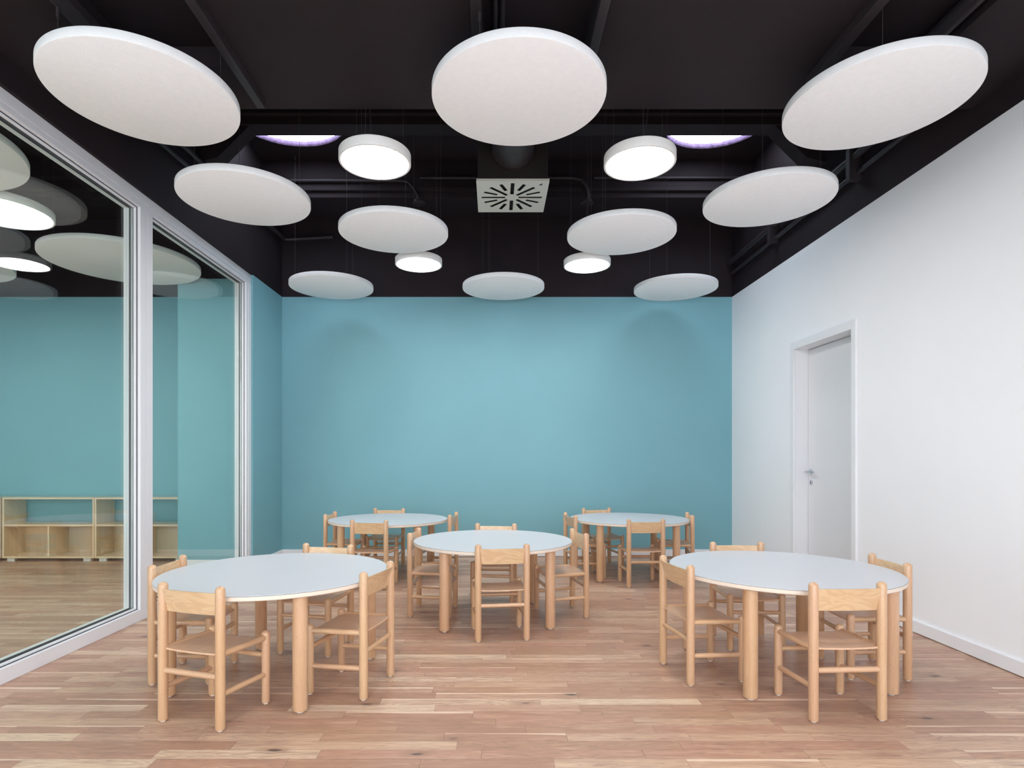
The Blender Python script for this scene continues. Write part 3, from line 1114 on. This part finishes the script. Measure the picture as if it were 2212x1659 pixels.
A = 'small beech chair at the front left table, '
B = 'small beech chair at the middle table, '
C_ = 'small beech chair at the back left table, '
D = 'small beech chair at the back right table, '
E_ = 'small beech chair at the front right table, '
chairs = [
    (-1.240, 2.580, 72.7, A + 'nearest the camera with its back to us'),
    (-1.573, 3.044, 1.9, A + 'on the glass partition side'),
    (-0.711, 2.888, 166.0, A + 'on its right, facing the glass'),
    (-1.063, 3.461, -102.3, A + 'on the far side facing the camera'),
    (0.036, 3.717, 97.0, B + 'nearest the camera with its back to us'),
    (-0.447, 4.262, -4.6, B + 'on its left facing the white wall'),
    (0.487, 4.218, 191.0, B + 'on its right facing the glass'),
    (0.002, 4.586, -96.0, B + 'on the far side, mostly hidden'),
    (-1.060, 5.134, 81.9, C_ + 'nearest the camera with its back to us'),
    (-1.458, 5.640, -1.4, C_ + 'on the glass partition side'),
    (-1.128, 6.020, -94.5, C_ + 'against the teal wall'),
    (-0.534, 5.606, 171.9, C_ + 'on its right facing the glass'),
    (1.321, 5.194, 93.4, D + 'nearest the camera with its back to us'),
    (0.871, 5.567, 11.1, D + 'on its left facing the white wall'),
    (1.140, 6.056, -72.9, D + 'against the teal wall'),
    (1.745, 5.582, 170.1, D + 'on the white wall side'),
    (1.095, 3.055, 9.4, E_ + 'on its left facing the white wall'),
    (1.546, 3.542, -91.0, E_ + 'on the far side facing the camera'),
    (1.518, 2.631, 92.7, E_ + 'nearest the camera with its back to us'),
    (1.976, 3.103, 176.7, E_ + 'on the white wall side')]
GC = ['chairs round the front left table', 'chairs round the middle table', 'chairs round the back left table',
      'chairs round the back right table', 'chairs round the front right table']
C0 = None
for i, (x, y, a, lab) in enumerate(chairs):
    rz = math.radians(a - 90)
    if C0 is None:
        C0 = make_chair()
        C0.location = (x, y, 0)
        C0.rotation_euler = (0, 0, rz)
        C0['label'] = lab
        C0['group'] = GC[0]
    else:
        dup(C0, 'kids_chair', (x, y, 0), rz, lab, GC[i // 4])


# ------------------------------------------------------------------ low shelf units behind the glass
def shelf_unit(x0, x1, lab):
    w = x1 - x0
    yf = 6.323 if True else 0
    d = YB - 0.016 - yf
    t = thing('low_shelf', lab, 'shelf', (x0, yf, 0), 0.0, 'low shelf units behind the glass')
    k = 0.020
    zb, zt, zm = 0.035, 0.700, 0.385
    boxes('side_panel', [(0, k, 0, d, zb, zt)], MAT['shelf_upright'], t, bevel=0.001)
    boxes('side_panel', [(w - k, w, 0, d, zb, zt)], MAT['shelf_upright'], t, bevel=0.001)
    boxes('top_board', [(k, w - k, 0, d, zt - k, zt)], MAT['shelf_wood'], t, bevel=0.001)
    boxes('base_board', [(k, w - k, 0, d, zb, zb + k)], MAT['shelf_wood'], t, bevel=0.001)
    boxes('shelf_board', [(k, w - k, 0.002, d, zm, zm + k)], MAT['shelf_wood'], t, bevel=0.001)
    boxes('divider', [(w / 2 - 0.009, w / 2 + 0.009, 0.002, d - 0.006, zb + k, zm)], MAT['shelf_upright'], t, bevel=0.001)
    boxes('back_panel', [(k, w - k, d - 0.006, d, zb + k, zm)], MAT['shelf_upright'], t)
    for xx in (0.045, w - 0.125):
        boxes('foot', [(xx, xx + 0.08, 0.01, 0.05, 0.0, zb)], MAT['shelf_foot'], t)
        boxes('foot', [(xx, xx + 0.08, d - 0.06, d - 0.02, 0.0, zb)], MAT['shelf_foot'], t)
    return t


shelf_unit(-5.382, -4.376, 'open low birch shelf behind the glass, left of the pair')
shelf_unit(-4.372, -3.366, 'open low birch shelf behind the glass, partly behind the mullion')
shelf_unit(-6.45, -5.40, 'open low birch shelf at the photo edge behind the glass')
